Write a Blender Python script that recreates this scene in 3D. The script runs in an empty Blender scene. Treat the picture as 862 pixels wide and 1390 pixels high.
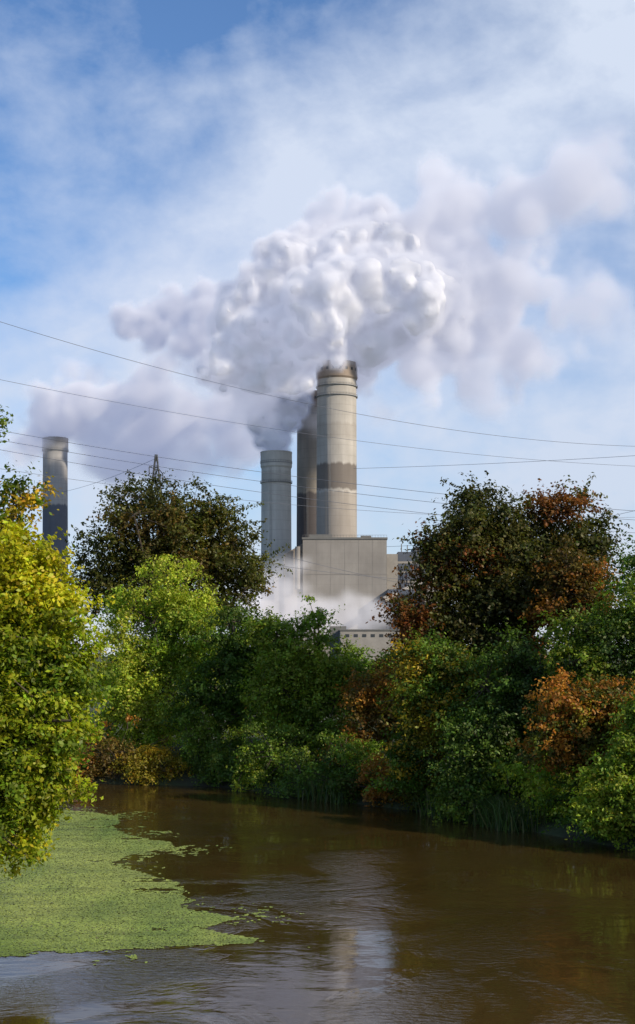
import bpy, math, random
import numpy as np
from mathutils import Vector
rng=np.random.default_rng(7); random.seed(7)
sc=bpy.context.scene
F=1900.0; HZ=890.0; CAMZ=6.0
def sv(u,v,d):      # pixel column, row and distance -> metres
    return np.array([(u-431.0)/F*d, d, CAMZ+(HZ-v)/F*d])
def link(o): sc.collection.objects.link(o); return o
# ---------------------------------------------------------------- camera
cam=bpy.data.cameras.new("camera"); co=link(bpy.data.objects.new("camera",cam))
co.location=(0,0,CAMZ); co.rotation_euler=(math.radians(90),0,0)
cam.sensor_fit='VERTICAL'; cam.sensor_height=36; cam.lens=F/1390*36; cam.shift_y=195/1390
cam.clip_end=20000; cam.clip_start=0.1; sc.camera=co
sc.view_settings.view_transform='Standard'
try: sc.view_settings.look='None'
except: pass
sc.view_settings.exposure=0
# ---------------------------------------------------------------- node helpers
class NT:
    def __init__(s,tree): s.t=tree; s.t.nodes.clear()
    def n(s,typ,**kw):
        nd=s.t.nodes.new(typ)
        ins=kw.pop('ins',{})
        for k,v in kw.items(): setattr(nd,k,v)
        for k,v in ins.items(): s.set(nd.inputs[k],v)
        return nd
    def set(s,sock,v):
        if isinstance(v,bpy.types.NodeSocket): s.t.links.new(v,sock)
        elif isinstance(v,bpy.types.Node): s.t.links.new(v.outputs[0],sock)
        else: sock.default_value=v
    def math(s,op,a,b=0.0,c=None,clamp=False):
        nd=s.n('ShaderNodeMath',operation=op,use_clamp=clamp); s.set(nd.inputs[0],a); s.set(nd.inputs[1],b)
        if c is not None: s.set(nd.inputs[2],c)
        return nd.outputs[0]
    def mix(s,f,a,b,mode='MIX'):
        nd=s.n('ShaderNodeMix',data_type='RGBA',blend_type=mode); s.set(nd.inputs[0],f)
        s.set(nd.inputs[6],a if not isinstance(a,tuple) else (*a[:3],1)); s.set(nd.inputs[7],b if not isinstance(b,tuple) else (*b[:3],1))
        return nd.outputs[2]
    def ramp(s,f,stops):
        nd=s.n('ShaderNodeValToRGB'); cr=nd.color_ramp
        while len(cr.elements)<len(stops): cr.elements.new(0.5)
        for e,(p,c) in zip(cr.elements,stops):
            e.position=p; e.color=(c,c,c,1) if not isinstance(c,tuple) else (*c,1)
        s.set(nd.inputs[0],f); return nd.outputs[0]
    def noise(s,vec,scale,detail=4,rough=.5,dist=0):
        return s.n('ShaderNodeTexNoise',ins={'Vector':vec,'Scale':scale,'Detail':detail,'Roughness':rough,'Distortion':dist}).outputs['Fac']
def mat(name):
    m=bpy.data.materials.new(name); m.use_nodes=True; t=NT(m.node_tree)
    return m,t,t.n('ShaderNodeOutputMaterial')
# ---------------------------------------------------------------- light
SUN_AZ=math.radians(126); SUN_EL=math.radians(29)
sd=Vector((math.sin(SUN_AZ)*math.cos(SUN_EL),math.cos(SUN_AZ)*math.cos(SUN_EL),math.sin(SUN_EL)))
sl=bpy.data.lights.new("sun",'SUN'); sl.energy=5.0; sl.angle=math.radians(.5); sl.color=(1,.87,.69)
so=link(bpy.data.objects.new("sun",sl)); so.rotation_euler=(-sd).to_track_quat('-Z','Y').to_euler(); so.location=(60,-40,60)
w=bpy.data.worlds.new("World"); sc.world=w; w.use_nodes=True
t=NT(w.node_tree); out=t.n('ShaderNodeOutputWorld')
sky=t.n('ShaderNodeTexSky',sky_type='NISHITA'); sky.sun_disc=False; sky.sun_elevation=SUN_EL; sky.sun_rotation=SUN_AZ
sky.air_density=1.0; sky.dust_density=0.6; sky.ozone_density=2.0
tc=t.n('ShaderNodeTexCoord').outputs['Generated']
sx=t.n('ShaderNodeSeparateXYZ',ins={0:tc})
z=sx.outputs[2]; x=sx.outputs[0]
mp=t.n('ShaderNodeMapping',ins={'Vector':tc}); mp.inputs['Scale'].default_value=(3.0,3.0,4.6); mp.inputs['Rotation'].default_value=(0,math.radians(20),0); mp.inputs['Location'].default_value=(.7,0,.35)
n1=t.noise(mp.outputs[0],1.6,8,.55,.25)
mp2=t.n('ShaderNodeMapping',ins={'Vector':tc}); mp2.inputs['Scale'].default_value=(3,3,4.2); mp2.inputs['Rotation'].default_value=(0,math.radians(14),0); mp2.inputs['Location'].default_value=(3,1,5)
n2=t.noise(mp2.outputs[0],5.0,9,.58,.15)
lean=t.math('SUBTRACT',z,t.math('MULTIPLY',x,0.75))
base=t.ramp(lean,[(0,.80),(.16,.68),(.27,.86),(.34,.62),(.40,.10),(.5,-.02),(1,.15)])
f=t.math('ADD',base,t.math('MULTIPLY',t.math('SUBTRACT',n1,.47),2.1))
f=t.math('ADD',f,t.math('MULTIPLY',t.math('SUBTRACT',n2,.5),1.2))
f=t.math('MULTIPLY',t.n('ShaderNodeClamp',ins={0:f}).outputs[0],.93)
hz=t.ramp(z,[(0,(.74,.78,.86)),(.10,(.64,.72,.86)),(.25,(.68,.75,.91)),(.42,(.72,.80,.94)),(1,(.5,.55,.65))])
cl=t.n('ShaderNodeVectorMath',operation='SCALE',ins={0:hz}); cl.inputs[3].default_value=10.0
skc=t.n('ShaderNodeVectorMath',operation='MULTIPLY',ins={0:sky.outputs[0]}); skc.inputs[1].default_value=(.92,1.18,1.5)
col=t.mix(f,skc.outputs[0],cl.outputs[0])
bg=t.n('ShaderNodeBackground',ins={0:col}); bg.inputs[1].default_value=.1
t.t.links.new(bg.outputs[0],out.inputs[0])
# ---------------------------------------------------------------- mesh builder
class MB:
    def __init__(s): s.v=[];s.f=[];s.m=[]
    def add(s,vs,fs,m=0):
        b=len(s.v); s.v+= [tuple(map(float,p)) for p in vs]; s.f+=[tuple(i+b for i in q) for q in fs]; s.m+=[m]*len(fs)
    def box(s,x0,x1,y0,y1,z0,z1,m=0):
        s.add([(x0,y0,z0),(x1,y0,z0),(x1,y1,z0),(x0,y1,z0),(x0,y0,z1),(x1,y0,z1),(x1,y1,z1),(x0,y1,z1)],
              [(0,3,2,1),(4,5,6,7),(0,1,5,4),(1,2,6,5),(2,3,7,6),(3,0,4,7)],m)
    def tube(s,a,b,r0,r1=None,n=6,m=0):
        a=np.array(a,float);b=np.array(b,float); r1=r0 if r1 is None else r1
        d=b-a; L=np.linalg.norm(d)+1e-9; d/=L
        u=np.cross(d,[0,0,1.]) if abs(d[2])<.95 else np.cross(d,[1.,0,0]); u/=np.linalg.norm(u); w_=np.cross(d,u)
        an=[2*math.pi*i/n for i in range(n)]
        vs=[a+r0*(math.cos(q)*u+math.sin(q)*w_) for q in an]+[b+r1*(math.cos(q)*u+math.sin(q)*w_) for q in an]
        fs=[(i,(i+1)%n,n+(i+1)%n,n+i) for i in range(n)]
        s.add(vs,fs,m)
    def lathe(s,cx,cy,prof,n=48,m=0):
        vs=[];fs=[]
        for r,zz in prof:
            vs+=[(cx+r*math.cos(2*math.pi*i/n),cy+r*math.sin(2*math.pi*i/n),zz) for i in range(n)]
        for k in range(len(prof)-1):
            for i in range(n): fs.append((k*n+i,k*n+(i+1)%n,(k+1)*n+(i+1)%n,(k+1)*n+i))
        s.add(vs,fs,m)
    def obj(s,name,mats,smooth=False,parent=None):
        me=bpy.data.meshes.new(name); me.from_pydata(s.v,[],s.f); 
        for q in mats: me.materials.append(q)
        me.polygons.foreach_set('material_index',s.m)
        if smooth: me.polygons.foreach_set('use_smooth',[True]*len(s.f))
        me.update(); o=link(bpy.data.objects.new(name,me))
        if parent: o.parent=parent
        return o
def empty(name,loc=(0,0,0)):
    return link(bpy.data.objects.new(name,None))
# ---------------------------------------------------------------- river & ground
river=np.array([(-120,90),(-60,80),(-40,76),(-22,70),(-15,67.5),(-11.5,66),(-4.4,64),(0,58.5),(4.7,53),(6.9,48.5),(9.8,43),(14,36),(20,25),(27,8),(30,-30),
 (-4,-30),(-5,8),(-5.8,20),(-6.8,26),(-7.8,32),(-9.8,40),(-13.5,48),(-22,53),(-40,56),(-120,62)],float)
def poly_sd(P,poly):
    d=np.full(len(P),1e9); ins=np.zeros(len(P),bool)
    for i in range(len(poly)):
        a=poly[i];b=poly[(i+1)%len(poly)]; e=b-a; wv=P-a
        tt=np.clip((wv@e)/(e@e),0,1); dd=np.linalg.norm(wv-tt[:,None]*e,axis=1); d=np.minimum(d,dd)
        c=((a[1]>P[:,1])!=(b[1]>P[:,1]))
        with np.errstate(divide='ignore',invalid='ignore'):
            xi=(b[0]-a[0])*(P[:,1]-a[1])/(b[1]-a[1]+1e-12)+a[0]
        ins^=(c&(P[:,0]<xi))
    return np.where(ins,-d,d)
def vnoise(shape_pts,scale,seed):
    P=shape_pts*scale; k=P.shape[1]; I=np.floor(P).astype(np.int64); Fr=P-I; Fr=Fr*Fr*(3-2*Fr)
    r=np.zeros(len(P))
    for c in range(2**k):
        h=np.full(len(P),seed*7919,np.int64); wgt=np.ones(len(P))
        for a in range(k):
            bit=(c>>a)&1; ii=I[:,a]+bit
            h=(h*73856093 ^ ii*(19349663+a*83492791))&0x7fffffff
            h=(h^(h>>13))*1274126177&0x7fffffff
            wgt*=Fr[:,a] if bit else 1-Fr[:,a]
        h=(h^(h>>16))&0xffff
        r+=wgt*(h/65535.0)
    return r
def fbm(P,scale,oct,seed,billow=False):
    s=0;a=1;tot=0
    for o in range(oct):
        q=vnoise(P,scale*2**o,seed+o)
        if billow: q=np.abs(q*2-1)
        s=s+a*q;tot+=a;a*=.5
    return s/tot
xs=np.concatenate([-np.geomspace(5000,60,22)[:-1],np.arange(-60,60,1.0),np.geomspace(60,5000,22)])
ys=np.concatenate([-np.geomspace(1500,20,10)[:-1],np.arange(-20,110,1.0),np.geomspace(110,9000,30)])
X,Y=np.meshgrid(xs,ys); P=np.stack([X.ravel(),Y.ravel()],1)
d=poly_sd(P,river); nz=fbm(P,.35,3,3)
zz=np.where(d>0,np.minimum(d*.55,1.5)+ (nz-.3)*.5*np.minimum(d,1),np.maximum(d*.6,-1.5))
nx=len(xs); ny=len(ys)
idx=np.arange(nx*ny).reshape(ny,nx)
fa=np.stack([idx[:-1,:-1],idx[:-1,1:],idx[1:,1:],idx[1:,:-1]],-1).reshape(-1,4)
me=bpy.data.meshes.new("ground"); me.from_pydata(np.stack([P[:,0],P[:,1],zz],1).tolist(),[],fa.tolist())
me.polygons.foreach_set('use_smooth',[True]*len(fa))
m,t,o=mat("soil_and_grass"); tcx=t.n('ShaderNodeTexCoord').outputs['Object']
n=t.noise(tcx,.6,8,.6); c=t.ramp(n,[(.35,(.035,.028,.016)),(.55,(.045,.06,.02)),(.7,(.07,.085,.03))])
pr=t.n('ShaderNodeBsdfPrincipled',ins={'Base Color':c,'Roughness':.95}); b=t.n('ShaderNodeBump',ins={'Height':t.noise(tcx,4,6),'Strength':.6,'Distance':.1}); t.set(pr.inputs['Normal'],b.outputs[0]); t.set(o.inputs[0],pr.outputs[0])
me.materials.append(m); link(bpy.data.objects.new("ground",me))
# water
m,t,o=mat("muddy_river_water"); tcx=t.n('ShaderNodeTexCoord').outputs['Object']
mp=t.n('ShaderNodeMapping',ins={'Vector':tcx}); mp.inputs['Rotation'].default_value=(0,0,math.radians(25)); mp.inputs['Scale'].default_value=(1,1.6,1)
na=t.noise(mp.outputs[0],.7,3,.5,.4); nb=t.noise(mp.outputs[0],4.5,4,.6,.3); patch=t.ramp(t.noise(tcx,.20,5,.62,1.2),[(.46,.08),(.57,1.0)])
h=t.math('ADD',t.math('MULTIPLY',na,.4),t.math('MULTIPLY',t.math('MULTIPLY',nb,patch),.50))
b=t.n('ShaderNodeBump',ins={'Height':h,'Strength':1.0,'Distance':.032})
cc=t.ramp(t.noise(tcx,.12,4),[(.3,(.034,.021,.006)),(.7,(.060,.037,.011))])
pr=t.n('ShaderNodeBsdfPrincipled',ins={'Base Color':cc,'Roughness':.02,'IOR':1.42}); t.set(pr.inputs['Normal'],b.outputs[0]); t.set(o.inputs[0],pr.outputs[0])
mb=MB(); mb.add([(-125,-35,0),(40,-35,0),(40,100,0),(-125,100,0)],[(0,1,2,3)]); mb.obj("river_water",[m])
# duckweed
def S2(u,v): D=CAMZ*F/(v-HZ); return ((u-431)/F*D,D)
dw=np.array([S2(-60,1096),S2(60,1098),S2(120,1102),S2(165,1108),S2(140,1122),S2(200,1142),S2(245,1151),S2(170,1162),S2(150,1172),S2(215,1196),S2(245,1218),S2(258,1236),S2(326,1247),S2(262,1260),S2(330,1277),S2(200,1286),S2(60,1290),S2(-40,1300),S2(-160,1290),S2(-160,1180)])
gx=np.arange(-11,0,.034); gy=np.arange(26,58,.055); GX,GY=np.meshgrid(gx,gy); Pc=np.stack([GX.ravel(),GY.ravel()],1)
Pc=Pc+rng.normal(size=Pc.shape)*.007
sdw=poly_sd(Pc,dw); nn=fbm(Pc*np.array([1,.5]),.8,5,21)-.5; n_f=fbm(Pc,6,2,33)-.5
st=fbm(Pc*np.array([.6,2.2]),1.1,4,77)
keep=(sdw+nn*1.1+n_f*.35)<.05
holes=(st+n_f*.3>.70)&(sdw>-.9)
keep&=~holes
fleck=(sdw<1.6)&(n_f+nn*.8-np.clip(sdw,0,2)*.10>.24)
keep|=fleck
keep&=poly_sd(Pc,river)<.3
c0=Pc[keep]; k=len(c0); 
hx=.0195*(.85+.4*rng.random(k)); hy=.031*(.85+.4*rng.random(k)); an=rng.random(k)*.5-.25
vz=.006+rng.random(k)*.006; tl=rng.normal(size=(k,2))*.0025
V=np.stack([np.stack([c0[:,0]+sx_*hx*np.cos(an)-sy_*hy*np.sin(an),c0[:,1]+sx_*hx*np.sin(an)+sy_*hy*np.cos(an),np.maximum(vz+sx_*tl[:,0]+sy_*tl[:,1],.004)],1) for sx_,sy_ in((-1,-1),(1,-1),(1,1),(-1,1))],1).reshape(-1,3)
def fastmesh(name,V,nq,mats,cols=None,midx=None):
    me=bpy.data.meshes.new(name); me.vertices.add(len(V)); me.vertices.foreach_set('co',V.astype(np.float32).ravel())
    me.loops.add(nq*4); me.loops.foreach_set('vertex_index',np.arange(nq*4,dtype=np.int32))
    me.polygons.add(nq); me.polygons.foreach_set('loop_start',np.arange(nq,dtype=np.int32)*4)
    for q in mats: me.materials.append(q)
    if cols is not None:
        at=me.attributes.new("tint",'FLOAT_COLOR','FACE'); c4=np.ones((nq,4),np.float32); c4[:,:3]=cols; at.data.foreach_set('color',c4.ravel())
    me.update(calc_edges=True); return me
m,t,o=mat("duckweed_mat"); a=t.n('ShaderNodeAttribute',attribute_name="tint").outputs['Color']
t.set(o.inputs[0],t.n('ShaderNodeBsdfPrincipled',ins={'Base Color':a,'Roughness':.65}).outputs[0])
q=np.clip(fbm(c0*np.array([1,.4]),.45,5,90)*2.2-.6,0,1)[:,None]; q2=(st[keep])[:,None]
dcol=np.array([.13,.20,.022])*(1-q)+np.array([.26,.31,.055])*q; dcol=dcol*(.88+.24*rng.random((k,1)))*(.6+.8*q2)
brn=rng.random(k)<.01+.25*np.clip(q2[:,0]-.55,0,1); dcol[brn]=np.array([.12,.11,.035])
link(bpy.data.objects.new("duckweed",fastmesh("duckweed",V,k,[m],dcol)))
# ---------------------------------------------------------------- foliage
def leafmat(name,trans=.38):
    m,t,o=mat(name); a=t.n('ShaderNodeAttribute',attribute_name="tint").outputs['Color']
    df=t.n('ShaderNodeBsdfDiffuse',ins={'Color':a}); 
    tr=t.n('ShaderNodeBsdfTranslucent',ins={'Color':t.mix(1.0,a,(1.5,1.6,.6),'MULTIPLY')})
    mx=t.n('ShaderNodeMixShader',ins={0:trans,1:df.outputs[0],2:tr.outputs[0]})
    gl=t.n('ShaderNodeBsdfGlossy',ins={'Color':(1,.97,.85,1),'Roughness':.5})
    m2=t.n('ShaderNodeMixShader',ins={0:.018,1:mx.outputs[0],2:gl.outputs[0]})
    t.set(o.inputs[0],m2.outputs[0]); return m
LEAF=leafmat("leaf_mat")
BARK,t,o=mat("bark_mat"); tcx=t.n('ShaderNodeTexCoord').outputs['Object']
t.set(o.inputs[0],t.n('ShaderNodeBsdfPrincipled',ins={'Base Color':t.mix(t.noise(tcx,6,5),(.03,.022,.015),(.09,.07,.05)),'Roughness':.9}).outputs[0])
def ground_z(x,y):
    dd=poly_sd(np.array([[x,y]],float),river)[0]; return min(dd*.55,1.5)*.9 if dd>0 else -.5
def tree(name,base,lobes,pal,nclump=150,nleaf=200,leaf=.15,cr=.7,seed=0,fill=.45,trunk=.22,droop=0,gain=1.0,spray=.14,mass=False):
    r=np.random.default_rng(seed); L=np.array(lobes,float)  # x,y,z,rx,ry,rz
    wt=(L[:,3]*L[:,5])**1.0; wt/=wt.sum()
    li=r.choice(len(L),nclump,p=wt); dv=r.normal(size=(nclump,3)); dv/=np.linalg.norm(dv,axis=1)[:,None]
    rad=fill+(1-fill)*r.random(nclump)**.6; rad*=1+ .16*(r.random(nclump)-.35)
    sp=r.random(nclump)<spray; rad=np.where(sp,1.05+.26*r.random(nclump),rad)   # outlying sprays
    C=L[li,:3]+dv*rad[:,None]*L[li,3:]
    C[:,2]=np.maximum(C[:,2],.25+.3*r.random(nclump))
    cs=cr*(.45+.95*r.random(nclump)**1.3); cs=np.where(sp,cs*.6,cs)
    pal=[(np.array(c),w_) for c,w_ in pal]; pw=np.array([w_ for _,w_ in pal]); pw=pw/pw.sum(); pc=np.array([c for c,_ in pal])
    nse=vnoise(C+seed*13.7,.35,seed+5)+.25*(r.random(nclump)-.5); q=np.clip((nse-.15)/.7,0,.999); cum=np.cumsum(pw); ci=np.minimum(np.searchsorted(cum,q),len(pw)-1)
    cc=pc[ci]*(.65+.7*r.random((nclump,1)))*gain*1.1
    cnt=np.maximum(8,(nleaf*(cs/cr)**1.6).astype(int)); cid=np.repeat(np.arange(nclump),cnt); n=len(cid)
    g=r.normal(size=(n,3)); g/=np.linalg.norm(g,axis=1)[:,None]
    rr=(.15+.85*r.random(n)**.6)*(1+.5*(r.random(n)**3))
    an=np.array([1,1,.65])*(1+.35*r.normal(size=(nclump,3))); an=np.clip(an,.4,1.8)
    off=g*rr[:,None]*cs[cid][:,None]*an[cid]
    tw=r.normal(size=(nclump,7,3)); tw/=np.linalg.norm(tw,axis=2)[:,:,None]; tw[:,:,2]=tw[:,:,2]*.7+.25-droop
    ti=r.integers(0,7,n); along=r.random(n)*1.7; tws=tw[cid,ti]*along[:,None]*cs[cid][:,None]+r.normal(size=(n,3))*.07
    tws[:,2]-=(.12+droop*.5)*(along**2)*cs[cid]
    pick=r.random(n)<.62; off=np.where(pick[:,None],tws,off)
    pos=C[cid]+off; pos[:,2]=np.maximum(pos[:,2],.06)
    nrm=off/(np.linalg.norm(off,axis=1)[:,None]+1e-6)*.6+np.array([0,0,.55])+r.normal(size=(n,3))*.6; nrm/=np.linalg.norm(nrm,axis=1)[:,None]
    a=r.normal(size=(n,3)); a-= (a*nrm).sum(1)[:,None]*nrm; a/=np.linalg.norm(a,axis=1)[:,None]; b=np.cross(nrm,a)
    s=leaf*(.6+.8*r.random(n))[:,None]
    V=np.stack([pos-a*s*.6,pos+b*s*.34+nrm*s*.1,pos+a*s*.6,pos-b*s*.34+nrm*s*.1],1).reshape(-1,3)
    cols=cc[cid]*(.72+.56*r.random((n,1)))*(1+.10*r.normal(size=(n,3)))
    cols=np.clip(cols,.003,.6)
    me=fastmesh(name+"_foliage",V,n,[LEAF],cols)
    par=empty(name); fo=link(bpy.data.objects.new("foliage",me)); fo.parent=par
    mb=MB()
    if mass:
        for lo in L: mb.tube((lo[0],lo[1],.8),(lo[0],lo[1],lo[2]+lo[5]*.4),trunk,trunk*.4,6)
        mb.obj("trunks",[BARK],parent=par); return par
    bx,by=base; bz=ground_z(bx,by)-.3
    top=L[np.argmax(L[:,2]+L[:,5])]; tp=np.array([top[0],top[1],top[2]+top[5]*.5]); bp=np.array([bx,by,bz])
    nodes=[]; pts=[bp]
    for i in range(1,7):
        q_=i/6; p=bp*(1-q_)+tp*q_; p[:2]+=r.normal(size=2)*.18*(1-q_); pts.append(p)
    for i in range(6):
        mb.tube(pts[i],pts[i+1],trunk*(1-i/6.6),trunk*(1-(i+1)/6.6),7); 
        if i>0: nodes.append((pts[i],trunk*(1-i/6.6)))
    for lo in L:
        for kk in range(3):
            e=lo[:3]+r.normal(size=3)*lo[3:]*.35; st=pts[r.integers(1,5)]
            mid=(st+e)/2+np.array([0,0,.1*np.linalg.norm(e-st)*.5]); r0=trunk*.42
            mb.tube(st,mid,r0,r0*.6,5); mb.tube(mid,e,r0*.6,r0*.2,5); nodes+= [(mid,r0*.5),(e,r0*.25)]
    NP=np.array([p for p,_ in nodes])
    for i in range(nclump):
        j=np.argmin(((NP-C[i])**2).sum(1)); st=NP[j]
        if np.linalg.norm(st-C[i])<6: mb.tube(st,C[i],.03,.01,3)
    mb.obj("branches",[BARK],parent=par)
    return par
def LB(D,*ls):
    res=[]
    for l in ls:
        u,v,ru,rv=l[:4]; dd=D+(l[4] if len(l)>4 else 0); c=sv(u,v,dd); k_=dd/F
        res.append((c[0],c[1],c[2],ru*k_,max(ru,rv)*k_*.8 if len(l)<6 else l[5],rv*k_))
    return res
def X_(u,D): return (u-431)/F*D
DK=[((.046,.052,.010),2),((.075,.078,.014),2),((.12,.085,.018),.9)]
GR=[((.06,.11,.014),2),((.115,.18,.020),3),((.18,.24,.025),2)]
YG=[((.12,.19,.02),1),((.20,.28,.025),2),((.30,.35,.035),3)]
LT=[((.10,.15,.010),2),((.21,.25,.012),3),((.38,.37,.016),2)]
OL=[((.09,.10,.014),2),((.20,.17,.016),2),((.38,.26,.016),1.3)]
RU=[((.12,.085,.018),2),((.26,.115,.018),2),((.36,.16,.025),1)]
BG=[((.05,.09,.018),2),((.09,.15,.022),2),((.16,.21,.026),1)]
MXR=[((.042,.050,.012),3),((.068,.068,.014),2),((.15,.058,.014),1)]
tree("oak_tree",(X_(240,100),100),LB(100,(215,725,72,62),(265,735,70,60),(160,755,45,50),(320,765,45,45),(130,790,40,38),(245,800,100,60),(350,775,22,35),(190,690,45,30),(260,700,40,28)),DK,420,230,.19,1.25,1,.35,.5)
tree("willow_tree",(X_(215,72),72),LB(70,(228,800,38,42),(190,850,45,55),(255,870,45,50),(170,920,42,60),(225,930,60,70),(190,1000,60,50),(270,830,30,30),(150,1010,35,40)),YG,330,290,.12,.75,2,.4,.25,droop=.25)
tree("alder_tree",(X_(330,69),69),LB(67,(310,860,30,40),(300,920,50,55),(340,900,45,55),(360,950,45,60),(280,985,50,50)),GR,230,270,.12,.7,3,.4,.2)
tree("alder_tree",(X_(425,66),67),LB(64,(428,850,18,36),(410,890,45,38),(445,915,45,40),(385,930,45,50),(430,980,55,55),(470,930,28,35),(370,860,25,22)),GR,260,270,.12,.68,4,.4,.2)
tree("hawthorn_bush",(X_(520,62),63),LB(60,(505,960,38,40),(540,940,35,35),(500,1010,45,40),(480,1030,30,30),(560,985,30,40)),RU+GR,150,240,.11,.6,5,.4,.12,gain=1.15)
tree("hazel_bush",(X_(500,68),68),LB(67,(485,930,35,38),(525,930,40,30),(560,915,30,35)),GR+OL,120,240,.12,.65,6,.4,.12)
tree("ash_tree",(X_(690,60),60),LB(58,(655,712,48,52),(630,770,55,55),(700,740,48,48),(765,715,42,52),(790,775,45,45),(720,800,90,50),(580,840,45,45),(660,860,70,40),(600,750,22,30),(812,730,16,30)),MXR,480,250,.13,.75,7,.35,.35)
tree("copper_beech_tree",(X_(790,57),57),LB(55,(775,775,35,40),(800,820,30,45),(755,830,30,30)),RU,100,230,.115,.6,8,.3,.15,gain=.7)
tree("maple_tree",(X_(600,54),55),LB(53,(585,900,38,40),(600,950,45,50),(560,960,35,40),(640,940,40,50),(575,1010,40,40),(545,1040,30,30)),OL+GR,220,260,.105,.58,9,.4,.15)
tree("elder_tree",(X_(690,52),53),LB(51,(690,920,50,50),(730,960,50,60),(660,990,50,50),(700,1030,60,45),(640,1040,40,35)),BG,250,260,.105,.58,10,.4,.15)
tree("birch_tree",(X_(850,50),50),LB(49,(830,880,45,60),(870,820,35,70),(900,900,40,90),(780,890,40,45)),GR+BG,220,250,.105,.58,11,.4,.2)
tree("rowan_tree",(X_(800,47),48),LB(46,(790,970,50,45),(840,960,40,40),(760,1010,40,40),(820,1010,50,40)),RU+OL,190,260,.10,.52,12,.4,.12)
tree("sycamore_tree",(X_(900,48),46),LB(43.5,(850,1070,40,60),(880,1000,30,60),(820,1090,30,35)),GR+YG,150,270,.10,.48,13,.4,.12)
# left bank trees
tree("lime_tree",(-10.6,30.5),LB(30,(30,800,66,60),(66,860,56,70),(36,930,80,90),(80,960,42,70),(18,1040,78,80),(58,1060,32,40),(-60,900,110,170),(-20,1120,70,60),(5,760,45,25)),LT,560,330,.095,.42,14,.45,.3)
tree("elm_tree",(-10.5,33.5),LB(33,(-20,680,55,45),(-60,760,90,90),(25,670,28,20),(-15,560,22,35),(20,715,22,16)),OL+LT,100,160,.095,.38,15,.3,.25)
# shrubs hanging to the waterline
bank=river[3:13]
seg=np.linalg.norm(np.diff(bank,axis=0),axis=1); cum=np.concatenate([[0],np.cumsum(seg)])
pals=[GR,BG,YG,GR,BG,GR,RU,OL]
s_=0;i=0
while s_<cum[-1]-1:
    j=min(np.searchsorted(cum,s_,side='right')-1,len(seg)-1); q_=(s_-cum[j])/seg[j]; p=bank[j]*(1-q_)+bank[j+1]*q_
    dn=bank[j+1]-bank[j]; dn/=np.linalg.norm(dn); nr=np.array([-dn[1],dn[0]]); 
    if nr[1]<0: nr=-nr
    h=1.4+2.0*rng.random(); c=p+nr*(.5+.8*rng.random())
    lob=[(c[0]+rng.normal()*.6,c[1]+rng.normal()*.3,h*.5*(.6+.6*rng.random())+.1,1.3,1.1,h*.5) for _ in range(3)]
    tree("riverside_shrub",(c[0],c[1]),lob,pals[i%8],55,200,.10,.5,100+i,.3,.05,droop=.15)
    s_+=2.1; i+=1
def reeds(name,pts,n,h,spread,cols,seed):
    r=np.random.default_rng(seed); pts=np.array(pts); k_=r.integers(0,len(pts)-1,n); q_=r.random(n)[:,None]**1.3
    p=pts[k_]*(1-q_)+pts[k_+1]*q_+r.normal(size=(n,2))*spread
    ht=h*(.35+.8*r.random(n)); lean=r.normal(size=(n,2))*.4*ht[:,None]; an=r.random(n)*6.28; wd=.014+.012*r.random(n)
    dx=np.stack([np.cos(an),np.sin(an)],1)*wd[:,None]
    z0=np.full(n,-.05)
    b0=np.c_[p-dx,z0];b1=np.c_[p+dx,z0];m0=np.c_[p+lean*.35-dx*.8,ht*.65];m1=np.c_[p+lean*.35+dx*.8,ht*.65]
    t0=np.c_[p+lean-dx*.1,ht*.9];t1=np.c_[p+lean+dx*.1,ht*.9]
    V=np.stack([b0,b1,m1,m0,m0,m1,t1,t0],1).reshape(-1,3)
    cc=np.array(cols)[r.integers(0,len(cols),n)]*(.7+.6*r.random((n,1))); cc=np.repeat(cc,2,axis=0)
    link(bpy.data.objects.new(name,fastmesh(name,V,2*n,[LEAF],cc)))
RC=[(.07,.12,.03),(.10,.16,.04),(.15,.15,.06),(.05,.09,.025)]
reeds("reed_bed",[(4.6,53),(6.2,49.6),(7.2,47.8)],1500,1.15,.35,RC,1)
reeds("reed_bed",[(-.3,58.9),(1.2,57)],700,1.2,.3,RC,2)
def belt(name,pts,n,cr,leaf,pal,seed,nl=60,h=6):
    r=np.random.default_rng(seed); lob=[]
    pts=np.array(pts,float)
    for k_ in range(n):
        i=r.integers(0,len(pts)-1); q_=r.random(); p=pts[i]*(1-q_)+pts[i+1]*q_
        hh=h*(.6+.6*r.random()); lob.append((p[0]+r.normal()*2,p[1]+r.normal()*4,1.5+hh*.5,hh*.6,hh*.6,hh*.5))
    tree(name,(pts[0][0],pts[0][1]),lob,pal,n*6,nl,leaf,cr,seed,.3,.15,mass=True)
belt("distant_trees",[(-260,420),(-40,380),(60,380),(300,430)],110,2.4,.6,GR+DK,61,120,9)
belt("distant_trees",[(-60,160),(0,150),(30,150),(90,170)],50,1.2,.35,GR,62,140,4.5)
belt("distant_trees",[(-45,90),(-20,88),(-12,86)],10,1.2,.22,GR,63,140,6)
belt("distant_trees",[(12,75),(30,70),(45,60)],12,1.2,.22,BG,64,160,8)
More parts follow.
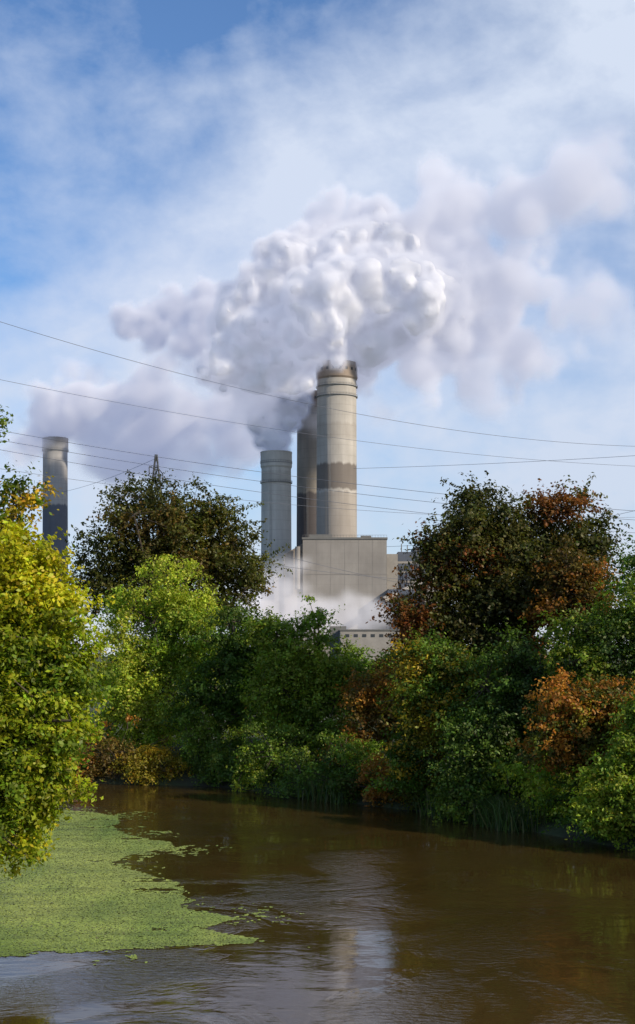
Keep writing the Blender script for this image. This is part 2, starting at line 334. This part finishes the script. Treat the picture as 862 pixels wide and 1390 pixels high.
# ---------------------------------------------------------------- power station
def concrete(name,c1,c2,dark=None,joint=.25):
    m,t,o=mat(name); tcx=t.n('ShaderNodeTexCoord').outputs['Object']; s=t.n('ShaderNodeSeparateXYZ',ins={0:tcx})
    mp=t.n('ShaderNodeMapping',ins={'Vector':tcx}); mp.inputs['Scale'].default_value=(.35,.35,.03)
    n=t.noise(mp.outputs[0],1,7,.65); n2=t.noise(tcx,.06,5,.6)
    c=t.mix(t.ramp(n,[(.3,0.),(.7,1.)]),c1,c2); c=t.mix(t.math('MULTIPLY',t.ramp(n2,[(.4,0.),(.7,1.)]),.45),c,tuple(q*.6 for q in c1))
    zj=t.math('FRACT',t.math('MULTIPLY',s.outputs[2],1/5.0)); c=t.mix(t.math('MULTIPLY',t.math('LESS_THAN',zj,.06),joint),c,tuple(q*.5 for q in c1))
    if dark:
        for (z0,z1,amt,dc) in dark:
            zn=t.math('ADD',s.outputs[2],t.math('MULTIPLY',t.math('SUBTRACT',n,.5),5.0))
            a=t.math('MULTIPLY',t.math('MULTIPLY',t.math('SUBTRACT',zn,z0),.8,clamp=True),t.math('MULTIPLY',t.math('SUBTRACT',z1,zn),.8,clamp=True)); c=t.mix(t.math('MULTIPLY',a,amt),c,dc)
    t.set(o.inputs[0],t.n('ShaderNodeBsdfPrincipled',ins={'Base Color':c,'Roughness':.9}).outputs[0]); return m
def flat(name,c,rough=.7,var=.35,metal=0):
    m,t,o=mat(name); tcx=t.n('ShaderNodeTexCoord').outputs['Object']
    cc=t.mix(t.noise(tcx,.25,6,.6),tuple(q*(1-var) for q in c),tuple(q*(1+var) for q in c))
    t.set(o.inputs[0],t.n('ShaderNodeBsdfPrincipled',ins={'Base Color':cc,'Roughness':rough,'Metallic':metal}).outputs[0]); return m
STEEL=flat("galvanised_steel",(.16,.17,.18),.5); DARKHOLE=flat("dark_opening",(.012,.012,.014)); COLLAR=flat("brown_collar",(.24,.19,.15)); 
def chimney(name,u,D,r,vtop,mt,collar=True,rings=(),rb=1.06):
    c=sv(u,vtop,D); zt=c[2]; cx,cy=c[0],c[1]; mb=MB(); par=empty(name)
    prof=[(r*rb,1),(r*(rb*.5+.5),zt*.5),(r*.985,zt-9),(r*.985,zt-8.5)]
    mb.lathe(cx,cy,prof,64,0); mb.obj("shaft",[mt],True,par)
    mb=MB(); R=r*1.045
    mb.lathe(cx,cy,[(r*.98,zt-8.6),(R,zt-7.6),(R,zt-.6),(R*1.012,zt-.6),(R*1.012,zt),(r*.86,zt),(r*.84,zt-14)],64,0)
    if collar:
        n=20
        for i in range(n):
            a=2*math.pi*(i+.5)/n; 
            ca,sa=math.cos(a),math.sin(a); w_=.6; tx,ty=-sa,ca
            P0=np.array([cx+ca*(R+.02),cy+sa*(R+.02)])
            vs=[(P0[0]+tx*k1*w_+ca*k2,P0[1]+ty*k1*w_+sa*k2,z_) for z_ in(zt-4.4,zt-3.0) for k1,k2 in((-1,-.4),(1,-.4),(1,.06),(-1,.06))]
            mb.add(vs,[(0,3,2,1),(4,5,6,7),(0,1,5,4),(1,2,6,5),(2,3,7,6),(3,0,4,7)],1)
    mb.obj("collar",[COLLAR if collar else mt,DARKHOLE],False,par)
    mb=MB()
    for zr in rings:
        zq=zt-zr; mb.lathe(cx,cy,[(r*.99,zq),(r*1.0+.5,zq),(r*1.0+.5,zq+.25),(r*.99,zq+.25)],48,0)
        for i in range(40):
            a=2*math.pi*i/40; p=(cx+(r+.45)*math.cos(a),cy+(r+.45)*math.sin(a)); mb.tube((*p,zq),(*p,zq+1.2),.05,n=4)
        mb.lathe(cx,cy,[(r+.42,zq+1.15),(r+.5,zq+1.15),(r+.5,zq+1.25),(r+.42,zq+1.25)],40,0)
    a=-1.9; px,py=cx+(r*1.03+.3)*math.cos(a),cy+(r*1.03+.3)*math.sin(a)
    for dx in(-.3,.3): mb.tube((px+dx,py,4),(px+dx,py,zt-8),.07,n=4)
    mb.obj("platforms_and_ladder",[STEEL],False,par); return par
def zz_(v,D): return CAMZ+(HZ-v)/F*D
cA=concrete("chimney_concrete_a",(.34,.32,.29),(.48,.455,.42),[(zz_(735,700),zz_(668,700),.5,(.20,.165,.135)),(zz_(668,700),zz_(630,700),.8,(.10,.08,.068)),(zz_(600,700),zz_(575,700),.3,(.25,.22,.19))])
cB=concrete("chimney_concrete_b",(.26,.235,.20),(.37,.33,.28),[(0,zz_(668,740),.85,(.06,.052,.058))])
cC=concrete("chimney_concrete_c",(.42,.41,.38),(.54,.53,.49),[(zz_(658,720),zz_(640,720),.3,(.2,.19,.16))])
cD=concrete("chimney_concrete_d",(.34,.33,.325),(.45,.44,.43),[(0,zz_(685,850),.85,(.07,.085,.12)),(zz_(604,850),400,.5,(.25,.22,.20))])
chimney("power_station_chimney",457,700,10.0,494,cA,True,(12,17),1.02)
chimney("power_station_chimney",425,745,8.6,534,cB,True,(12,),1.04)
chimney("power_station_chimney",375,720,7.75,614,cC,False,(6,16),1.03)
chimney("power_station_chimney",75,850,7.5,595,cD,False,(8,),1.03)
par=empty("power_station_building")
bm_=concrete("boiler_house_cladding",(.225,.21,.195),(.275,.26,.24),None,.12); bd=flat("dark_blue_cladding",(.07,.085,.115)); bb=flat("beige_cladding",(.25,.235,.215)); br=flat("brown_cladding",(.19,.16,.13)); rf=flat("roofing",(.13,.13,.125)); gl_=flat("window_glass",(.03,.035,.04),.15); seam=flat("cladding_seam",(.22,.205,.19))
D=670
def bx(mb,u0,u1,v0,v1,D,dep,m=0,zb=None):
    a=sv(u0,v0,D);b=sv(u1,v1,D); mb.box(a[0],b[0],D,D+dep,(b[2] if zb is None else zb),a[2],m)
mb=MB(); bx(mb,411,525,732,0,D,42,0,.5); 
mb.obj("boiler_house",[bm_],False,par)
mb=MB(); z0=zz_(732,D); xa,xb=X_(411,D),X_(525,D)
mb.box(xa-.4,xb+.4,D-.4,D+42.4,z0+.003,z0+.9,0); mb.box(xa+3,xa+14,D+8,D+18,z0+.9,z0+3.0,0); mb.box(xb-12,xb-7,D+10,D+18,z0+.9,z0+2.6,0)
for i in range(1,6):
    q=xa+(xb-xa)*i/6; mb.box(q-.06,q+.06,D-.06,D-.003,8,z0-.5,1)
for zq in (zz_(780,D),): mb.box(xa,xb,D-.12,D-.065,zq,zq+.25,1)
for i in range(9):
    q=xa+2+i*4.4; mb.box(q,q+2.2,D-.10,D-.02,12,14.5,2)
for i in range(30): mb.tube((xa+i*(xb-xa)/29,D-.3,z0+.9),(xa+i*(xb-xa)/29,D-.3,z0+2),.05,n=4)
mb.tube((xa,D-.3,z0+2),(xb,D-.3,z0+2),.06,n=4)
mb.obj("roof_and_trim",[rf,seam,gl_],False,par)
mb=MB(); a0,a1=X_(386,D),X_(411,D)-.01
mb.add([(a0,D+2,.5),(a1,D+2,.5),(a1,D+30,.5),(a0,D+30,.5),(a0,D+2,zz_(752,D)),(a1,D+2,zz_(737,D)),(a1,D+30,zz_(737,D)),(a0,D+30,zz_(752,D))],[(0,3,2,1),(4,5,6,7),(0,1,5,4),(1,2,6,5),(2,3,7,6),(3,0,4,7)],0)
bx(mb,372,385.9,782,0,D+4,25,1,.5); bx(mb,355,371.9,815,0,D+4,22,0,.5)
mb.tube(sv(404,742,D-1),sv(404,800,D-1),1.2,1.2,12,1)
mb.obj("duct_house",[br,bm_],False,par)
mb=MB()
bx(mb,525.2,540,752,0,690,25,1,.5); bx(mb,540.2,566,749,0,700,25,0,.5); bx(mb,562,588,742,0,730,25,0,.5); bx(mb,584,612,746,0,740,25,0,.5); bx(mb,596,606,738,0,760,10,0,.5); bx(mb,526,575,800,0,660,16,0,.5); bx(mb,576,600,790,0,665,16,1,.5)
for u in range(528,575,6): 
    a=sv(u,803,659.9); mb.box(a[0],a[0]+1.2,659.85,659.99,8,a[2]-1,2)
for v in (762,775,788): bx(mb,540,566,v,v+3,699.8,.15,1)
for u,v,h in((545,738,749),(553,740,749),(570,722,742),(592,730,746),(603,728,738),(578,734,742)):
    mb.tube(sv(u,v,702),sv(u,h+2,702),.28,.28,6,3)
for u in (567,575,583,591): mb.tube(sv(u,745,690),sv(u,800,690),.3,.3,4,3)
for v in (748,760,772,785):
    mb.tube(sv(565,v,690),sv(593,v,690),.25,.25,4,3)
for k_ in range(3):
    mb.tube(sv(567+8*k_,748,690),sv(575+8*k_,772,690),.2,.2,4,3)
mb.tube(sv(520,815,655),sv(612,775,690),1.6,1.6,8,1)
mb.obj("coal_bunker_and_gantries",[bd,bb,gl_,STEEL],False,par)
par2=empty("workshop_building"); mb=MB(); bx(mb,462,560,856,0,560,20,0,1.0); 
a=sv(462,856,560); b=sv(560,856,560); mb.box(a[0]-.3,b[0]+.3,559.6,580.4,a[2]+.003,a[2]+.5,1)
for i in range(8): mb.box(a[0]+2+i*3.4,a[0]+3.6+i*3.4,559.9,559.99,a[2]-2.6,a[2]-1.4,2)
bx(mb,448,470,850,0,575.5,12,1,1.0)
mb.obj("hall",[bb,rf,gl_],False,par2)
# ---------------------------------------------------------------- pylon & lines
mb=MB(); D=350; c=sv(212,617,D); H=c[2]; cx=c[0]
def wdt(z): q=(H-z)/H; return .2+ (5*q**1.5 if q>0 else 0)+1.6*min(q*6,1)*.45
zs=[H-i*3.2 for i in range(int(H/3.2)+1)]
for i in range(len(zs)-1):
    w0,w1=wdt(zs[i]),wdt(zs[i+1])
    cor=[(-1,-1),(1,-1),(1,1),(-1,1)]
    for k_ in range(4):
        a,b=cor[k_],cor[(k_+1)%4]
        A0=(cx+a[0]*w0,D+a[1]*w0,zs[i]);A1=(cx+a[0]*w1,D+a[1]*w1,zs[i+1]);B0=(cx+b[0]*w0,D+b[1]*w0,zs[i]);B1=(cx+b[0]*w1,D+b[1]*w1,zs[i+1])
        mb.tube(A0,A1,.16,n=4); mb.tube(A0,B1,.09,n=4); mb.tube(B0,A1,.09,n=4); mb.tube(A1,B1,.09,n=4)
for z_,l in((H-4,7),(H-9,9),(H-14,7)):
    for s in(-1,1):
        mb.tube((cx+1,D,z_),(cx+s*.9,D+s*l,z_),.12,n=4); mb.tube((cx,D,z_+1.4),(cx+s*.9,D+s*l,z_),.09,n=4); mb.tube((cx+s*.9,D+s*l,z_),(cx+s*.9,D+s*l,z_-2),.12,n=5)
mb.obj("electricity_pylon",[flat("pylon_steel",(.04,.045,.05))])
WIRE=flat("wire_metal",(.13,.14,.17),.5)
def wire(name,p0,p1,sag,r=.06):
    mb=MB(); p0=np.array(p0);p1=np.array(p1); n=40; prev=None
    for i in range(n+1):
        q=i/n; p=p0*(1-q)+p1*q; p[2]-=4*sag*q*(1-q)
        if prev is not None: mb.tube(prev,p,r,n=4)
        prev=p
    return mb.obj(name,[WIRE])
for a,b,s,r in [((-40,424,200),(960,606,300),5.5,.036),((-40,507,220),(960,636,300),3.2,.032),((-40,577,300),(960,700,300),2.5,.045),((-40,590,300),(960,712,310),2.6,.045),((-40,603,300),(960,730,320),2.6,.045),((-40,630,300),(960,698,420),5,.04),
    ((480,636,480),(960,612,400),.6,.055),((525,742,500),(960,668,380),3,.055),((212,622,350),(60,672,560),1.5,.05),((330,740,560),(620,806,600),1,.07),((330,760,560),(620,790,600),1.5,.07)]:
    wire("overhead_power_line",sv(*a),sv(*b),s,r)
# ---------------------------------------------------------------- steam (3-D density fields)
def plume(name,D,u0,u1,v0,v1,dep,dx,blobs,seed,scat,emis,kids=7,disp=1.0,emc=(.62,.68,.86),edge=2.5,step=1.6,aniso=-.35,core=None,fade=12,amp=1.0):
    r=np.random.default_rng(seed)
    mn=np.array([X_(u0,D),D-dep/2,zz_(v1,D)]); mx=np.array([X_(u1,D),D+dep/2,zz_(v0,D)])
    N=np.maximum(2,np.round((mx-mn)/dx)).astype(int)+1; mx=mn+(N-1)*dx
    ax=[mn[i]+dx*np.arange(N[i]) for i in range(3)]
    S=np.full((N[2],N[1],N[0]),-50.0,np.float32); SS=np.zeros_like(S); SW=np.zeros_like(S)+1e-6
    def box_(c,ext):
        lo=np.maximum(0,np.floor((c-ext-mn)/dx).astype(int)); hi=np.minimum(N,np.ceil((c+ext-mn)/dx).astype(int)+1)
        if (hi<=lo).any(): return None
        g=np.meshgrid(ax[2][lo[2]:hi[2]],ax[1][lo[1]:hi[1]],ax[0][lo[0]:hi[0]],indexing='ij')
        return (slice(lo[2],hi[2]),slice(lo[1],hi[1]),slice(lo[0],hi[0])),((g[2]-c[0])**2+(g[1]-c[1])**2+(g[0]-c[2])**2)
    def put(c,rad,soft):
        q=box_(c,rad*1.5+14)
        if q: S[q[0]]=np.maximum(S[q[0]],rad-np.sqrt(q[1]))
    def putsoft(c,rad,soft):
        q=box_(c,rad*1.6+12)
        if q:
            wg=np.exp(-q[1]/(rad*.75)**2*1.3)*(1.6-soft); SS[q[0]]+=wg*soft; SW[q[0]]+=wg
    for b in blobs:
        u,v,ru,soft=b[:4]; yo=b[4] if len(b)>4 else 0
        R=ru*D/F; c=sv(u,v,D)+np.array([0,yo,0]); put(c,R*.86,soft); putsoft(c,R,soft)
        nk=int(kids*max(1,ru/40)*2)
        for k in range(nk):
            dv=r.normal(size=3); dv/=np.linalg.norm(dv); rr=R*(.20+.30*r.random()); cc=c+dv*R*(.74+.14*r.random()); put(cc,rr,soft)
            if soft<.5:
                for q in range(6):
                    d2=r.normal(size=3); d2/=np.linalg.norm(d2); put(cc+d2*rr*.85,rr*(.28+.3*r.random()),soft)
    SOFT=np.where(SW>2e-3,SS/SW,.95)
    zz,yy,xx=np.meshgrid(ax[2],ax[1],ax[0],indexing='ij'); act=(S>-24).ravel()
    P=np.stack([xx.ravel()[act],yy.ravel()[act],zz.ravel()[act]],1)
    s=S.ravel()[act].astype(float); so=SOFT.ravel()[act].astype(float)
    wv=np.stack([fbm(P+50*i_,1/18.0,2,seed+80+i_)-.5 for i_ in range(3)],1)*14
    Pw=P+wv
    bn=fbm(Pw,1/9.0,3,seed,True)-.35; fn=fbm(Pw,1/26.0,5,seed+20)-.5; wp=fbm(P,1/60.0,3,seed+40)-.5; bg_=fbm(Pw,1/22.0,2,seed+60,True)-.4
    s=s+(-bn*4.2*disp*(1-so*.3)-bg_*6*disp+fn*(7+44*so)+wp*(4+32*so))*amp
    wd=edge+so*15; den=np.clip(s/wd,0,1); den=den*den*(3-2*den)
    den*=np.clip(1-so,0,1)**1.5+.035
    e=np.minimum.reduce([(P[:,i]-mn[i]) for i in range(3)]+[(mx[i]-P[:,i]) for i in range(3)]); den*=np.clip(e/fade,0,1)
    G=np.zeros(S.size,np.float32); G[act]=den
    SD=np.zeros(S.size,np.float32); SD[act]=np.clip((s-np.clip(so-.12,0,1)*36-np.clip(so-.35,0,1)*150+4)/16,0,1)*np.clip(e/3,0,1)
    par=empty(name)
    me=bpy.data.meshes.new(name+"_field"); me.vertices.add(G.size); me.vertices.foreach_set('co',np.zeros(G.size*3,np.float32))
    a=me.attributes.new("dens",'FLOAT','POINT'); a.data.foreach_set('value',G)
    a=me.attributes.new("sdf",'FLOAT','POINT'); a.data.foreach_set('value',SD)
    m,t,o=mat(name+"_vapour")
    try: m.cycles.volume_step_rate=step
    except Exception as ex: print(ex)
    vi=t.n('ShaderNodeAttribute',attribute_name="density").outputs['Fac']
    vs=t.n('ShaderNodeVolumeScatter',ins={'Color':(1,1,1,1),'Density':t.math('MULTIPLY',vi,scat),'Anisotropy':aniso})
    em=t.n('ShaderNodeEmission',ins={'Color':(*emc,1),'Strength':t.math('MULTIPLY',vi,scat*emis)})  # added bluish self-glow stands in for light scattered repeatedly inside the steam
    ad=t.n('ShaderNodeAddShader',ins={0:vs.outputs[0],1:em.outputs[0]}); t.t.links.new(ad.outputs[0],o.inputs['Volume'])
    m2,t,o=mat(name+"_dense_vapour")
    df=t.n('ShaderNodeBsdfDiffuse',ins={'Color':(.93,.94,.97,1)})
    tr=t.n('ShaderNodeBsdfTranslucent',ins={'Color':(.85,.86,.95,1)}); mxs=t.n('ShaderNodeMixShader',ins={0:.12,1:df.outputs[0],2:tr.outputs[0]}); t.set(o.inputs[0],mxs.outputs[0])
    for kind,nm in (('v','thin_vapour'),('c','dense_vapour')):
        if kind=='c' and core is None: continue
        g=bpy.data.node_groups.new(name+"_"+nm,'GeometryNodeTree'); g.interface.new_socket('Geometry',in_out='INPUT',socket_type='NodeSocketGeometry'); g.interface.new_socket('Geometry',in_out='OUTPUT',socket_type='NodeSocketGeometry')
        nn=g.nodes; lk=g.links.new; gi=nn.new('NodeGroupInput'); go=nn.new('NodeGroupOutput')
        pos=nn.new('GeometryNodeInputPosition'); sb=nn.new('ShaderNodeVectorMath'); sb.operation='SUBTRACT'; lk(pos.outputs[0],sb.inputs[0]); sb.inputs[1].default_value=tuple(mn)
        sc_=nn.new('ShaderNodeVectorMath'); sc_.operation='SCALE'; lk(sb.outputs[0],sc_.inputs[0]); sc_.inputs[3].default_value=1/dx
        ad=nn.new('ShaderNodeVectorMath'); ad.operation='ADD'; lk(sc_.outputs[0],ad.inputs[0]); ad.inputs[1].default_value=(.5,.5,.5)
        fl=nn.new('ShaderNodeVectorMath'); fl.operation='FLOOR'; lk(ad.outputs[0],fl.inputs[0])
        dt=nn.new('ShaderNodeVectorMath'); dt.operation='DOT_PRODUCT'; lk(fl.outputs[0],dt.inputs[0]); dt.inputs[1].default_value=(1,float(N[0]),float(N[0]*N[1]))
        ti=nn.new('FunctionNodeFloatToInt'); ti.rounding_mode='ROUND'; lk(dt.outputs['Value'],ti.inputs[0])
        na=nn.new('GeometryNodeInputNamedAttribute'); na.data_type='FLOAT'; na.inputs[0].default_value="dens" if kind=='v' else "sdf"
        si=nn.new('GeometryNodeSampleIndex'); si.data_type='FLOAT'; si.domain='POINT'; si.clamp=True
        lk(gi.outputs[0],si.inputs['Geometry']); lk(na.outputs[0],si.inputs['Value']); lk(ti.outputs[0],si.inputs['Index'])
        vc=nn.new('GeometryNodeVolumeCube'); lk(si.outputs[0],vc.inputs['Density']); vc.inputs['Background'].default_value=0
        vc.inputs['Min'].default_value=tuple(mn); vc.inputs['Max'].default_value=tuple(mx)
        for k,q in zip(('Resolution X','Resolution Y','Resolution Z'),N): vc.inputs[k].default_value=int(q)
        last=vc.outputs[0]
        if kind=='c':
            vm=nn.new('GeometryNodeVolumeToMesh'); lk(last,vm.inputs[0]); vm.inputs['Threshold'].default_value=(core+4)/16
            ss=nn.new('GeometryNodeSetShadeSmooth'); lk(vm.outputs[0],ss.inputs[0]); last=ss.outputs[0]
        sm=nn.new('GeometryNodeSetMaterial'); lk(last,sm.inputs[0]); sm.inputs['Material'].default_value=m if kind=='v' else m2
        lk(sm.outputs[0],go.inputs[0])
        o=link(bpy.data.objects.new(nm,me)); o.parent=par; md=o.modifiers.new("density_field",'NODES'); md.node_group=g
    me.materials.append(m)
    print(name,N,float(G.max()),float(G.mean()))
main=[(457,488,27,.0),(460,470,36,.03),(440,455,48,.03,-5),(395,455,56,.03,-5),(348,470,50,.05),(312,498,42,.08),(322,430,46,.08),(372,400,60,.05,5),(420,385,66,.03),(455,420,66,.03,-14),(482,370,60,.03,-4),(530,400,70,.06,-4),(430,340,48,.12,5),(550,445,58,.10),(588,400,60,.14,5),(510,465,52,.12),(385,500,44,.08),(420,526,24,.05,45),(405,508,28,.08,40),(350,515,38,.15),
  (500,325,54,.26,12),(440,305,44,.38,10),(560,340,62,.26,10),(630,400,64,.25,8),(610,450,58,.30,5),(670,430,58,.36,8),(645,350,64,.44,8),(710,470,52,.45,8),(695,380,60,.50,0),(750,490,42,.58),(700,300,64,.64),(775,260,64,.74),(620,285,68,.58),(570,505,48,.45),(480,505,40,.35,12),(330,545,44,.55,15),(440,570,50,.78,25),(530,560,50,.78,15),(650,520,45,.68,5),(800,420,60,.84),(820,190,60,.82)]
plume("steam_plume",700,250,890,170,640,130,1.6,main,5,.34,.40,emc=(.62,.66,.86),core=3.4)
small=[(375,606,19,.0),(371,592,24,.02),(368,574,30,.05,4),(384,556,30,.08,6),(350,572,24,.12),(395,535,26,.14,10),(352,552,22,.2,4)]
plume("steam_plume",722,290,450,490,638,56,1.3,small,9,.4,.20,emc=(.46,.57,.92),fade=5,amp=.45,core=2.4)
left=[(185,440,28,.18),(215,450,40,.2),(245,425,44,.22),(280,415,48,.28),(310,440,52,.35),(260,465,48,.35),(300,500,58,.5),(75,588,17,.05),(50,590,26,.25),(32,602,22,.35),(70,562,42,.35),(110,545,48,.35),(150,550,48,.4),(100,505,32,.6),(200,570,58,.5),(260,570,60,.5),(310,560,58,.5),(210,520,52,.55),(150,600,48,.62),(260,620,50,.7),(340,600,50,.55)]
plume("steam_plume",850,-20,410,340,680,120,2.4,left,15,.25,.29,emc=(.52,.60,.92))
mist=[(360,830,30,.5),(400,835,30,.5),(440,838,28,.55),(480,840,28,.6),(510,835,22,.7),(385,800,28,.6),(360,790,28,.6),(340,820,24,.5),(395,770,20,.7)]
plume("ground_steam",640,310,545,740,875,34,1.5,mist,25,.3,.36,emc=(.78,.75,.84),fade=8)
